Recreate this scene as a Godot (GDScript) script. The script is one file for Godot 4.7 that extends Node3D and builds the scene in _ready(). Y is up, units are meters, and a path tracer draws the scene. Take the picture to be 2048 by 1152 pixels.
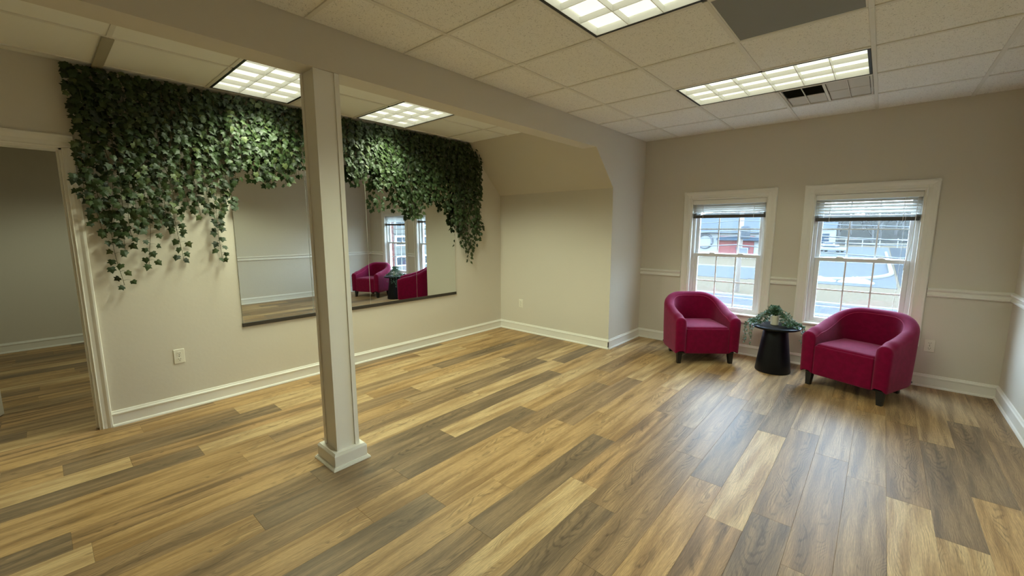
extends Node3D
# A studio room with ivy over a wall mirror, a post under a beam, two tub chairs by two windows.
# x runs along the window wall, z from the window wall (0) towards the camera, y up, metres.

const H := 2.5555          # ceiling
const XM := -2.2042        # mirror wall
const X1 := -0.418         # face of the beam and of the boxed corner
const XL := -0.587         # other face of the beam
const XR := 2.844          # wall with chair rail beside the camera
const Z1 := 0.84           # front of the boxed corner
const ZB := 7.3            # wall behind the camera
const HS := 2.328          # underside of the beam
const KNEE := 1.925        # height where the slope starts
const XFAR := -5.72        # far wall of the next room
const G := 0.6096          # ceiling grid
const GY := -3.2           # ground outside

var M := {}
var used := {}
var boxes := {}
var rng := RandomNumberGenerator.new()

# ------------------------------------------------------------------ helpers
func numbered(n: String) -> String:
	if not used.has(n):
		used[n] = 0
		return n
	used[n] += 1
	return "%s_%03d" % [n, used[n]]

func tag(o: Node, label: String, category := "", group := "", kind := "") -> void:
	if label: o.set_meta("label", label)
	if category: o.set_meta("category", category)
	if group: o.set_meta("group", group)
	if kind: o.set_meta("kind", kind)

func thing(called: String, at: Vector3, turn: float, label: String, category: String, group := "") -> Node3D:
	var o := Node3D.new()
	o.name = numbered(called)
	add_child(o)
	o.position = at
	o.rotation.y = turn
	tag(o, label, category, group)
	return o

func part(called: String, mesh: Mesh, mat: Material, parent: Node, at := Vector3.ZERO, turn := Vector3.ZERO) -> MeshInstance3D:
	var o := MeshInstance3D.new()
	o.name = numbered(called) if parent == self else called
	o.mesh = mesh
	o.material_override = mat
	parent.add_child(o, true)
	o.position = at
	o.rotation = turn
	return o

func struct(called: String, label: String, mesh: Mesh, mat: Material) -> MeshInstance3D:
	var o := part(called, mesh, mat, self)
	tag(o, label, "", "", "structure")
	return o

func struct_node(called: String, label: String) -> Node3D:
	var o := Node3D.new()
	o.name = numbered(called)
	add_child(o)
	tag(o, label, "", "", "structure")
	return o

func new_st() -> SurfaceTool:
	var st := SurfaceTool.new()
	st.begin(Mesh.PRIMITIVE_TRIANGLES)
	return st

func done(st: SurfaceTool) -> ArrayMesh:
	st.generate_normals()
	return st.commit()

func put(st: SurfaceTool, p: Vector3, n: Vector3) -> void:
	var a := n.abs()
	if a.y >= a.x and a.y >= a.z: st.set_uv(Vector2(p.x, p.z))
	elif a.x >= a.z: st.set_uv(Vector2(p.z, p.y))
	else: st.set_uv(Vector2(p.x, p.y))
	st.add_vertex(p)

# a triangle whose front looks away from the point c
func tri(st: SurfaceTool, a: Vector3, b: Vector3, d: Vector3, c: Vector3) -> void:
	var n := (b - a).cross(d - a)
	if n.dot((a + b + d) / 3.0 - c) > 0.0:
		put(st, a, n); put(st, d, n); put(st, b, n)
	else:
		put(st, a, n); put(st, b, n); put(st, d, n)

func quad(st: SurfaceTool, a: Vector3, b: Vector3, d: Vector3, e: Vector3, c: Vector3) -> void:
	tri(st, a, b, d, c)
	tri(st, a, d, e, c)

# box with chamfered edges added to st
func add_box(st: SurfaceTool, at: Vector3, size: Vector3, bevel := 0.0) -> void:
	var h := size / 2.0
	var b := minf(bevel, minf(h.x, minf(h.y, h.z)) * 0.9)
	st.set_smooth_group(-1)
	for ax in 3:
		var u := (ax + 1) % 3
		var v := (ax + 2) % 3
		for s in [-1.0, 1.0]:
			var c := []
			for k in [[-1, -1], [1, -1], [1, 1], [-1, 1]]:
				var p := Vector3.ZERO
				p[ax] = s * h[ax]
				p[u] = k[0] * (h[u] - b)
				p[v] = k[1] * (h[v] - b)
				c.append(at + p)
			quad(st, c[0], c[1], c[2], c[3], at)
	if b <= 0.0: return
	for ax in 3:
		var u := (ax + 1) % 3
		var v := (ax + 2) % 3
		for su in [-1.0, 1.0]:
			for sv in [-1.0, 1.0]:
				var c := []
				for k in [[-1.0, 0], [1.0, 0], [1.0, 1], [-1.0, 1]]:
					var p := Vector3.ZERO
					p[ax] = k[0] * (h[ax] - b)
					p[u] = su * (h[u] - (b if k[1] == 0 else 0.0))
					p[v] = sv * (h[v] - (0.0 if k[1] == 0 else b))
					c.append(at + p)
				quad(st, c[0], c[1], c[2], c[3], at)
	for sx in [-1.0, 1.0]:
		for sy in [-1.0, 1.0]:
			for sz in [-1.0, 1.0]:
				tri(st, at + Vector3(sx * h.x, sy * (h.y - b), sz * (h.z - b)), at + Vector3(sx * (h.x - b), sy * h.y, sz * (h.z - b)), at + Vector3(sx * (h.x - b), sy * (h.y - b), sz * h.z), at)

func box(size: Vector3, bevel := 0.0) -> ArrayMesh:
	var key := "%.4f %.4f %.4f %.4f" % [size.x, size.y, size.z, bevel]
	if not boxes.has(key):
		var st := new_st()
		add_box(st, Vector3.ZERO, size, bevel)
		boxes[key] = done(st)
	return boxes[key]

func span_box(st: SurfaceTool, lo: Vector3, hi: Vector3, bevel := 0.0) -> void:
	add_box(st, (lo + hi) / 2.0, (hi - lo).abs(), bevel)

func span(lo: Vector3, hi: Vector3, bevel := 0.0) -> ArrayMesh:
	var st := new_st()
	span_box(st, lo, hi, bevel)
	return done(st)

# a 2-D outline (a along U, b along V) swept from A to A + D
func prism(st: SurfaceTool, poly: PackedVector2Array, A: Vector3, U: Vector3, V: Vector3, D: Vector3) -> void:
	st.set_smooth_group(-1)
	var idx := Geometry2D.triangulate_polygon(poly)
	var n := poly.size()
	for k in range(0, idx.size(), 3):
		var t := []
		for j in 3: t.append(A + U * poly[idx[k + j]].x + V * poly[idx[k + j]].y)
		tri(st, t[0], t[1], t[2], t[0] + D * 0.5)
		tri(st, t[0] + D, t[1] + D, t[2] + D, t[0] + D * 0.5)
	var area := 0.0
	for k in n: area += poly[k].cross(poly[(k + 1) % n])
	var sgn := 1.0 if area > 0.0 else -1.0
	for k in n:
		var a := poly[k]
		var b := poly[(k + 1) % n]
		var e := (b - a).normalized()
		var out := Vector2(e.y, -e.x) * sgn
		var mid := (a + b) / 2.0 - out * 0.01
		var c := A + U * mid.x + V * mid.y + D * 0.5
		var pa := A + U * a.x + V * a.y
		var pb := A + U * b.x + V * b.y
		quad(st, pa, pb, pb + D, pa + D, c)

func prism_mesh(poly: PackedVector2Array, A: Vector3, U: Vector3, V: Vector3, D: Vector3) -> ArrayMesh:
	var st := new_st()
	prism(st, poly, A, U, V, D)
	return done(st)

# surface of revolution round y; prof holds (radius, height)
func lathe(prof: PackedVector2Array, seg := 32, smooth := true) -> ArrayMesh:
	var st := new_st()
	st.set_smooth_group(0 if smooth else -1)
	for k in prof.size() - 1:
		var a := prof[k]
		var b := prof[k + 1]
		for i in seg:
			var t0 := TAU * i / seg
			var t1 := TAU * (i + 1) / seg
			var p := [Vector3(a.x * cos(t0), a.y, a.x * sin(t0)), Vector3(a.x * cos(t1), a.y, a.x * sin(t1)), Vector3(b.x * cos(t1), b.y, b.x * sin(t1)), Vector3(b.x * cos(t0), b.y, b.x * sin(t0))]
			if a.x > 0.00001:
				for v in [p[0], p[1], p[2]]: st.set_uv(Vector2(t0, v.y)); st.add_vertex(v)
			if b.x > 0.00001:
				for v in [p[0], p[2], p[3]]: st.set_uv(Vector2(t0, v.y)); st.add_vertex(v)
	return done(st)

func tube(st: SurfaceTool, pts: PackedVector3Array, r0: float, r1: float, seg := 6) -> void:
	st.set_smooth_group(0)
	var rings := []
	for k in pts.size():
		var d := (pts[mini(k + 1, pts.size() - 1)] - pts[maxi(k - 1, 0)]).normalized()
		var side := d.cross(Vector3.UP if absf(d.y) < 0.9 else Vector3.RIGHT).normalized()
		var up := side.cross(d)
		var r := lerpf(r0, r1, float(k) / maxf(1.0, pts.size() - 1.0))
		var ring := []
		for i in seg:
			var t := TAU * i / seg
			ring.append(pts[k] + side * cos(t) * r + up * sin(t) * r)
		rings.append(ring)
	for k in pts.size() - 1:
		for i in seg:
			var j := (i + 1) % seg
			quad(st, rings[k][i], rings[k][j], rings[k + 1][j], rings[k + 1][i], (pts[k] + pts[k + 1]) / 2.0)
	for e in [0, pts.size() - 1]:
		for i in seg:
			tri(st, pts[e], rings[e][i], rings[e][(i + 1) % seg], pts[1 if e == 0 else e - 1])

func tube_mesh(pts: PackedVector3Array, r0: float, r1: float, seg := 6) -> ArrayMesh:
	var st := new_st()
	tube(st, pts, r0, r1, seg)
	return done(st)

# box with round edges; crown lifts the middle of the top
func rounded(size: Vector3, r: float, crown := 0.0, seg := 4) -> ArrayMesh:
	var h := size / 2.0
	var st := new_st()
	st.set_smooth_group(0)
	for ax in 3:
		var u := (ax + 1) % 3
		var v := (ax + 2) % 3
		var lists := []
		for q in [u, v]:
			var l := []
			for k in seg + 1: l.append(-h[q] + r * (1.0 - cos(PI / 2 * k / seg)) if k < seg else -h[q] + r)
			for k in range(1, 6): l.append(lerpf(-h[q] + r, h[q] - r, k / 6.0))
			for k in seg + 1: l.append(h[q] - r * (1.0 - cos(PI / 2 * (seg - k) / seg)) if k > 0 else h[q] - r)
			lists.append(l)
		for s in [-1.0, 1.0]:
			for i in lists[0].size() - 1:
				for j in lists[1].size() - 1:
					var c := []
					for k in [[0, 0], [1, 0], [1, 1], [0, 1]]:
						var p := Vector3.ZERO
						p[ax] = s * h[ax]
						p[u] = lists[0][i + k[0]]
						p[v] = lists[1][j + k[1]]
						var inner := Vector3(clampf(p.x, -h.x + r, h.x - r), clampf(p.y, -h.y + r, h.y - r), clampf(p.z, -h.z + r, h.z - r))
						var o := inner + (p - inner).normalized() * r
						if o.y > 0.0: o.y += crown * (1.0 - pow(o.x / h.x, 2.0)) * (1.0 - pow(o.z / h.z, 2.0)) * o.y / h.y
						c.append(o)
					quad(st, c[0], c[1], c[2], c[3], Vector3.ZERO)
	return done(st)

func paint(c: Color, rough := 0.6, spec := 0.5) -> StandardMaterial3D:
	var m := StandardMaterial3D.new()
	m.albedo_color = c
	m.roughness = rough
	m.metallic_specular = spec
	return m

func rgb(r: int, g: int, b: int) -> Color:
	return Color8(r, g, b)

func noise(sd: int, freq: float, oct := 3) -> FastNoiseLite:
	var n := FastNoiseLite.new()
	n.seed = sd
	n.frequency = freq
	n.noise_type = FastNoiseLite.TYPE_SIMPLEX_SMOOTH
	n.fractal_octaves = oct
	return n

func noise_tex(n: FastNoiseLite, lo: Color, hi: Color, size := 256, normal := false, strength := 2.0) -> NoiseTexture2D:
	var t := NoiseTexture2D.new()
	t.noise = n
	t.width = size
	t.height = size
	t.seamless = true
	if normal:
		t.as_normal_map = true
		t.bump_strength = strength
	else:
		var g := Gradient.new()
		g.set_color(0, lo)
		g.set_color(1, hi)
		t.color_ramp = g
	return t

# ------------------------------------------------------------------ materials
# one board of wood, 0.175 m wide and 1.22 m long: colour from pale to dark, streaks and arched grain
func wood_texture(sd: int, pale: Color, deep: Color, share: float) -> ImageTexture:
	var w := 176
	var l := 960
	var im := Image.create(w, l, false, Image.FORMAT_RGB8)
	var broad := noise(sd, 1.0, 2)
	var fine := noise(sd + 31, 1.0, 2)
	var warp := noise(sd + 62, 1.0, 2)
	var off := sd * 7.3
	for y in l:
		var v := y / float(l)
		var wy := warp.get_noise_2d(off, v * 2.6) * 0.55
		for x in w:
			var u := x / float(w)
			var b := broad.get_noise_2d(u * 2.4 + off, v * 1.3)
			var g0 := fine.get_noise_2d(u * 9.0 + off, v * 7.0)
			var wv := warp.get_noise_2d(u * 1.7 + off, v * 3.2)
			var du := u - 0.5 - wy * 0.5
			var ring := sin(TAU * (v * 9.0 + du * du * 22.0 + wv * 1.3 + g0 * 0.25))
			var g := fine.get_noise_2d(u * 46.0 + wv * 3.0, v * 5.0 + off)
			var g2 := fine.get_noise_2d(u * 110.0, v * 26.0 + off)
			var t := clampf(share + b * 1.25, 0.0, 1.0)
			var c := pale.lerp(deep, t)
			var arch := clampf(warp.get_noise_2d(u * 2.0 + 9.0, v * 1.1 + off) * 2.2, 0.0, 1.0)
			var k := 1.0 + g * 0.17 + g2 * 0.12 - maxf(0.0, ring - 0.2) * 0.22 * arch
			im.set_pixel(x, y, Color(c.r * k, c.g * k * (1.0 + 0.01 * g), c.b * k))
	return ImageTexture.create_from_image(im)

func tile_texture() -> ImageTexture:
	var s := 512
	var im := Image.create(s, s, false, Image.FORMAT_RGB8)
	im.fill(Color(0.97, 0.96, 0.94))
	var r := RandomNumberGenerator.new()
	r.seed = 5
	for k in 5200:       # pin holes
		var c := r.randf_range(0.70, 0.9)
		im.fill_rect(Rect2i(r.randi_range(0, s - 3), r.randi_range(0, s - 3), r.randi_range(1, 2), r.randi_range(1, 2)), Color(c, c * 0.98, c * 0.95))
	for k in 620:        # short fissures
		var p := Vector2(r.randf() * s, r.randf() * s)
		var a := r.randf() * TAU
		var c := r.randf_range(0.56, 0.8)
		for j in r.randi_range(2, 7):
			im.fill_rect(Rect2i(int(p.x) % (s - 3), int(p.y) % (s - 3), 2, 1), Color(c, c * 0.98, c * 0.95))
			a += r.randf_range(-0.6, 0.6)
			p += Vector2(cos(a), sin(a)) * 1.6
			p = p.clamp(Vector2.ZERO, Vector2(s, s))
	return ImageTexture.create_from_image(im)

func make_materials() -> void:
	M.wall = paint(rgb(212, 204, 190), 0.62, 0.35)
	M.wall.uv1_triplanar = true
	M.wall.uv1_world_triplanar = true
	M.wall.uv1_scale = Vector3(1.6, 1.6, 1.6)
	M.wall.normal_enabled = true
	M.wall.normal_texture = noise_tex(noise(3, 0.06, 3), Color.BLACK, Color.WHITE, 256, true, 1.2)
	M.wall.normal_scale = 0.12
	M.trim = paint(rgb(233, 229, 220), 0.4)
	M.white = paint(rgb(236, 234, 228), 0.38)
	M.vinyl = paint(rgb(228, 228, 226), 0.35)
	M.slat = paint(rgb(226, 226, 222), 0.5)
	M.slat.backlight_enabled = true
	M.slat.backlight = Color(0.25, 0.25, 0.25)
	M.rail = paint(rgb(74, 72, 70), 0.5)  # bottom rail of the blind, its backlit shade put into the colour
	M.tile = paint(rgb(248, 248, 246), 0.9, 0.2)
	M.tile.albedo_texture = tile_texture()
	M.tile.uv1_scale = Vector3(1.0 / G, 1.0 / G, 1.0)
	M.tile_plain = paint(rgb(238, 236, 228), 0.9, 0.2)
	M.bar = paint(rgb(224, 220, 210), 0.55)
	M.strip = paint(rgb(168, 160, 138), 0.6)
	M.grey_panel = paint(rgb(138, 138, 136), 0.7, 0.3)
	M.dark_frame = paint(rgb(30, 31, 32), 0.5)
	M.vent = paint(rgb(205, 199, 188), 0.5)
	M.vent_dark = paint(rgb(30, 30, 26), 0.8, 0.2)
	M.duct = paint(rgb(60, 60, 55), 0.8, 0.2)
	M.louver = paint(rgb(240, 240, 232), 0.35)
	M.glow = paint(rgb(250, 250, 240), 0.5)
	M.glow.emission_enabled = true
	M.glow.emission = Color(0.985, 1.0, 0.93)
	M.glow.emission_energy_multiplier = 0.95
	M.mirror = paint(Color(0.86, 0.875, 0.865), 0.015)
	M.mirror.metallic = 1.0
	M.mirror_edge = paint(rgb(52, 46, 38), 0.45)
	M.velvet = paint(rgb(122, 0, 50), 0.8, 0.2)
	M.velvet.rim_enabled = true
	M.velvet.rim = 1.0
	M.velvet.rim_tint = 0.45
	M.velvet.uv1_triplanar = true
	M.velvet.uv1_scale = Vector3(3, 3, 3)
	M.velvet.albedo_texture = noise_tex(noise(12, 0.02, 3), Color(0.86, 0.84, 0.86), Color(1, 1, 1))
	M.piping = paint(rgb(158, 10, 74), 0.65)
	M.leg = paint(rgb(18, 16, 16), 0.4)
	M.table = paint(rgb(9, 10, 16), 0.42, 0.35)
	M.pot = paint(rgb(206, 200, 184), 0.55)
	M.outlet = paint(rgb(228, 222, 206), 0.35)
	M.outlet_dark = paint(rgb(70, 64, 52), 0.6)
	M.sprig = paint(rgb(78, 112, 84), 0.6)
	M.stem = paint(rgb(84, 82, 48), 0.7)
	M.ivy = []
	for c in [rgb(39, 53, 26), rgb(44, 59, 29), rgb(53, 66, 34), rgb(33, 43, 24), rgb(74, 84, 48)]:
		var m := paint(c, 0.5, 0.4)
		m.backlight_enabled = true
		m.backlight = Color(0.06, 0.10, 0.03)
		M.ivy.append(m)
	M.glass = paint(Color(0.92, 0.98, 1.0, 0.04), 0.02)
	M.glass.transparency = BaseMaterial3D.TRANSPARENCY_ALPHA
	# floor boards: tones x grains
	M.wood = []
	var tones := [
		[rgb(184, 149, 102), rgb(150, 117, 76), 0.35],    # 0 tan
		[rgb(197, 167, 122), rgb(166, 134, 92), 0.30],    # 1 pale
		[rgb(159, 129, 93), rgb(128, 103, 74), 0.50],      # 2 brown
		[rgb(146, 121, 91), rgb(116, 96, 73), 0.50],      # 3 grey-brown
		[rgb(178, 142, 98), rgb(124, 98, 68), 0.45],      # 4 tan with dark streaks
		[rgb(168, 139, 101), rgb(136, 110, 78), 0.40],    # 5 middle
	]
	for k in tones.size():
		for j in 2:
			var m := paint(Color.WHITE, 0.45, 0.38)
			m.albedo_texture = wood_texture(11 + k * 17 + j * 101, tones[k][0], tones[k][1], tones[k][2])
			M.wood.append(m)
	M.sub = paint(rgb(74, 60, 44), 0.9, 0.2)
	# outside
	M.grass = paint(rgb(76, 68, 58), 0.95, 0.1)
	M.grass.uv1_triplanar = true
	M.grass.uv1_world_triplanar = true
	M.grass.uv1_scale = Vector3(0.25, 0.25, 0.25)
	M.grass.albedo_texture = noise_tex(noise(21, 0.05, 5), Color(0.62, 0.62, 0.58), Color(1, 1, 1), 512)
	M.asphalt = paint(rgb(56, 57, 58), 0.8, 0.3)
	M.asphalt.uv1_triplanar = true
	M.asphalt.uv1_world_triplanar = true
	M.asphalt.uv1_scale = Vector3(0.12, 0.12, 0.12)
	M.asphalt.albedo_texture = noise_tex(noise(23, 0.02, 4), Color(0.84, 0.85, 0.86), Color(1, 1, 1), 512)
	M.asphalt_dark = paint(rgb(35, 36, 37), 0.8, 0.3)
	M.line = paint(rgb(90, 90, 88), 0.7)
	M.kerb = paint(rgb(78, 78, 75), 0.8)
	M.snow = paint(rgb(120, 122, 124), 0.9)
	M.pink = paint(rgb(80, 44, 43), 0.8)
	M.bwhite = paint(rgb(90, 92, 91), 0.8)
	M.roof = paint(rgb(48, 51, 54), 0.8)
	M.pole = paint(rgb(94, 86, 78), 0.9)
	M.wire = paint(rgb(48, 50, 54), 0.7)
	M.bark = paint(rgb(35, 33, 30), 0.95)
	M.hill = paint(rgb(46, 44, 40), 0.95, 0.1)
	M.hill.uv1_triplanar = true
	M.hill.uv1_scale = Vector3(0.06, 0.06, 0.06)
	M.hill.albedo_texture = noise_tex(noise(29, 0.05, 5), Color(0.5, 0.52, 0.54), Color(1, 1, 1), 256)
	for k in ["grass", "asphalt", "asphalt_dark", "line", "kerb", "snow", "pink", "bwhite", "roof", "hill"]: M[k].metallic_specular = 0.0
	M.brick = [paint(rgb(74, 33, 28), 0.9, 0.2), paint(rgb(80, 38, 32), 0.9, 0.2), paint(rgb(66, 29, 26), 0.9, 0.2)]
	M.mortar = paint(rgb(84, 81, 77), 0.95, 0.1)
	M.far_glass = paint(rgb(30, 38, 46), 0.3, 0.2)
	M.car_glass = paint(rgb(40, 48, 56), 0.15)

# ------------------------------------------------------------------ mouldings
const BASE := [[0, 0], [0.027, 0], [0.0265, 0.007], [0.022, 0.015], [0.014, 0.019], [0.014, 0.086], [0.019, 0.090], [0.019, 0.098], [0.012, 0.105], [0.008, 0.116], [0, 0.118]]
const RAIL := [[0, 0], [0.012, 0.002], [0.019, 0.010], [0.019, 0.024], [0.010, 0.031], [0.010, 0.046], [0.018, 0.052], [0.024, 0.062], [0.024, 0.074], [0.014, 0.080], [0, 0.082]]
const CASE := [[0, 0], [0.010, 0], [0.013, 0.006], [0.010, 0.014], [0.012, 0.040], [0.018, 0.056], [0.021, 0.066], [0.021, 0.080], [0.016, 0.086], [0, 0.088]]

func profile(p: Array) -> PackedVector2Array:
	var r := PackedVector2Array()
	for v in p: r.append(Vector2(v[0], v[1]))
	return r

func mould(p: Array, A: Vector3, B: Vector3, out: Vector3, up := Vector3.UP) -> ArrayMesh:
	return prism_mesh(profile(p), A, out, up, B - A)

# ------------------------------------------------------------------ the room
func build_camera_and_light() -> void:
	var cam := Camera3D.new()
	cam.name = "camera"
	cam.fov = rad_to_deg(2.0 * atan(576.0 / 835.74))
	cam.near = 0.05
	cam.far = 600.0
	add_child(cam)
	cam.basis = Basis(Vector3.UP, 0.7221) * Basis(Vector3.RIGHT, -0.1416) * Basis(Vector3.BACK, -0.0013)
	cam.position = Vector3(1.9769, 1.4604, 5.335)
	cam.current = true
	var sky_mat := ProceduralSkyMaterial.new()
	sky_mat.sky_top_color = Color(0.75, 0.88, 1.0)
	sky_mat.sky_horizon_color = Color(0.87, 0.945, 1.0)
	sky_mat.ground_bottom_color = Color(0.3, 0.3, 0.3)
	sky_mat.ground_horizon_color = Color(0.4, 0.42, 0.44)
	sky_mat.sky_energy_multiplier = 1.0
	sky_mat.ground_energy_multiplier = 1.0
	var sky := Sky.new()
	sky.sky_material = sky_mat
	var env := Environment.new()
	env.background_mode = Environment.BG_SKY
	env.sky = sky
	env.background_energy_multiplier = 33.0
	env.tonemap_mode = Environment.TONE_MAPPER_LINEAR
	env.tonemap_exposure = 1.0
	env.sdfgi_enabled = true
	env.ssao_enabled = true
	env.ssil_enabled = true
	var we := WorldEnvironment.new()
	we.name = "world"
	we.environment = env
	add_child(we)

const LAMP_ENERGY := 2.4
const LAMP_COLOR := Color(0.955, 1.0, 0.87)

func build_shell() -> void:
	# wall with the two windows: pieces round the two openings, one mesh
	var st := new_st()
	var xs := [XM, 0.197, 1.004, 1.418, 2.238, XR + 0.12]
	for k in 5:
		if k == 1 or k == 3:
			span_box(st, Vector3(xs[k], 0, -0.16), Vector3(xs[k + 1], 0.455, 0))
			span_box(st, Vector3(xs[k], 1.808, -0.16), Vector3(xs[k + 1], H + 0.2, 0))
		else:
			span_box(st, Vector3(xs[k], 0, -0.16), Vector3(xs[k + 1], H + 0.2, 0))
	struct("wall_back", "greige painted wall with two windows", done(st), M.wall)
	struct("wall_right", "greige painted wall with chair rail beside the windows", span(Vector3(XR, 0, -0.16), Vector3(XR + 0.12, H + 0.2, ZB + 0.12)), M.wall)
	struct("wall_front", "greige painted wall behind the viewer", span(Vector3(XFAR, 0, ZB), Vector3(XR + 0.12, H + 0.2, ZB + 0.12)), M.wall)
	# mirror wall, with the doorway
	st = new_st()
	span_box(st, Vector3(XM - 0.12, 0, 0.3), Vector3(XM, H + 0.2, 5.162))
	span_box(st, Vector3(XM - 0.12, 2.0, 5.162), Vector3(XM, H + 0.2, 6.02))
	span_box(st, Vector3(XM - 0.12, 0, 6.02), Vector3(XM, H + 0.2, ZB))
	struct("wall_left", "greige painted wall behind the mirror and ivy", done(st), M.wall)
	# boxed corner: front wall that turns into a 45 degree slope under the ceiling
	var rise := H - KNEE
	struct("wall_recess", "greige wall of the boxed corner, sloping out to the ceiling", prism_mesh(PackedVector2Array([Vector2(Z1 - 0.12, 0), Vector2(Z1, 0), Vector2(Z1, KNEE), Vector2(Z1 + rise, H), Vector2(Z1 + rise, H + 0.1), Vector2(Z1 - 0.12, KNEE + 0.1)]), Vector3(XM, 0, 0), Vector3(0, 0, 1), Vector3(0, 1, 0), Vector3(XL - XM, 0, 0)), M.wall)
	# side of the boxed corner running on as the ceiling beam
	var hz := Z1 + HS - KNEE
	struct("wall_beam", "greige ceiling beam running from the boxed corner over the post", prism_mesh(PackedVector2Array([Vector2(0, 0), Vector2(Z1, 0), Vector2(Z1, KNEE), Vector2(hz, HS), Vector2(ZB, HS), Vector2(ZB, H + 0.1), Vector2(0, H + 0.1)]), Vector3(XL, 0, 0), Vector3(0, 0, 1), Vector3(0, 1, 0), Vector3(X1 - XL, 0, 0)), M.wall)
	# next room
	struct("wall_far", "dim greige wall of the room beyond the doorway", span(Vector3(XFAR - 0.12, 0, 3.0), Vector3(XFAR, H + 0.2, ZB + 0.12)), M.wall)
	struct("wall_far_end", "greige end wall of the room beyond the doorway", span(Vector3(XFAR, 0, 2.9), Vector3(XM - 0.12, H + 0.2, 3.0)), M.wall)
	# baseboards and chair rails
	for a in [
		["baseboard_left", "white baseboard under the mirror", Vector3(XM, 0, Z1), Vector3(XM, 0, 5.096), Vector3(1, 0, 0)],
		["baseboard_recess", "white baseboard of the boxed corner", Vector3(XM, 0, Z1), Vector3(X1 + 0.014, 0, Z1), Vector3(0, 0, 1)],
		["baseboard_corner", "short white baseboard on the side of the boxed corner", Vector3(X1, 0, 0), Vector3(X1, 0, Z1 + 0.014), Vector3(1, 0, 0)],
		["baseboard_back", "white baseboard under the windows", Vector3(X1, 0, 0), Vector3(XR, 0, 0), Vector3(0, 0, 1)],
		["baseboard_right", "white baseboard on the wall with chair rail", Vector3(XR, 0, 0), Vector3(XR, 0, ZB), Vector3(-1, 0, 0)],
		["baseboard_far", "white baseboard in the room beyond the doorway", Vector3(XFAR, 0, 3.0), Vector3(XFAR, 0, ZB), Vector3(1, 0, 0)],
		["baseboard_front", "white baseboard behind the viewer", Vector3(XM, 0, ZB), Vector3(XR, 0, ZB), Vector3(0, 0, -1)],
	]:
		struct(a[0], a[1], mould(BASE, a[2], a[3], a[4]), M.trim)
	var n := 0
	for a in [
		["white double-bead chair rail between the corner and the first window", Vector3(X1, 0.852, 0), Vector3(0.108, 0.852, 0), Vector3(0, 0, 1)],
		["short white chair rail between the two windows", Vector3(1.09, 0.85, 0), Vector3(1.333, 0.85, 0), Vector3(0, 0, 1)],
		["white chair rail beside the larger window", Vector3(2.328, 0.842, 0), Vector3(XR, 0.842, 0), Vector3(0, 0, 1)],
		["long white chair rail on the side wall", Vector3(XR, 0.842, 0), Vector3(XR, 0.842, ZB), Vector3(-1, 0, 0)],
	]:
		n += 1
		struct("trim_%d" % n, a[0], mould(RAIL, a[1], a[2], a[3]), M.trim)
	# doorway: jambs and casings
	var door := struct_node("trim_5", "white cased doorway beside the ivy")
	part("jamb", span(Vector3(XM - 0.122, 0, 5.148), Vector3(XM + 0.002, 2.0, 5.166), 0.001), M.trim, door)
	part("jamb", span(Vector3(XM - 0.122, 0, 6.014), Vector3(XM + 0.002, 2.0, 6.032), 0.001), M.trim, door)
	part("head_jamb", span(Vector3(XM - 0.122, 1.985, 5.148), Vector3(XM + 0.002, 2.003, 6.032), 0.001), M.trim, door)
	part("door_stop", span(Vector3(XM - 0.075, 0, 5.166), Vector3(XM - 0.045, 1.985, 5.177), 0.001), M.trim, door)
	var thin := []
	for v in CASE: thin.append([v[0], v[1] * 0.68])
	part("casing", mould(thin, Vector3(XM, 0, 5.152), Vector3(XM, 2.0, 5.152), Vector3(1, 0, 0), Vector3(0, 0, -1)), M.trim, door)
	part("casing", mould(thin, Vector3(XM, 0, 6.03), Vector3(XM, 2.0, 6.03), Vector3(1, 0, 0), Vector3(0, 0, 1)), M.trim, door)
	part("head_casing", mould(CASE, Vector3(XM, 1.998, 5.092), Vector3(XM, 1.998, 6.09), Vector3(1, 0, 0)), M.trim, door)
	# the door leaf stands open in the next room
	var leaf := struct_node("door_1", "white door standing open in the room beyond the doorway")
	leaf.position = Vector3(-2.345, 0.01, 6.0)
	leaf.rotation.y = atan2(-0.35, -0.8) * -1.0
	part("door_panel", span(Vector3(0, 0, -0.018), Vector3(0.86, 1.97, 0.018), 0.002), M.white, leaf)
	for y in [0.25, 1.05]:
		for x in [0.12, 0.47]:
			part("raised_panel", span(Vector3(x, y, -0.023), Vector3(x + 0.27, y + 0.66, 0.023), 0.006), M.white, leaf)
	part("door_knob", lathe(PackedVector2Array([Vector2(0, 0.06), Vector2(0.02, 0.055), Vector2(0.027, 0.04), Vector2(0.02, 0.025), Vector2(0.01, 0.018), Vector2(0.03, 0.0)])), M.bar, leaf, Vector3(0.8, 0.95, 0.02), Vector3(PI / 2, 0, 0))

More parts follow.
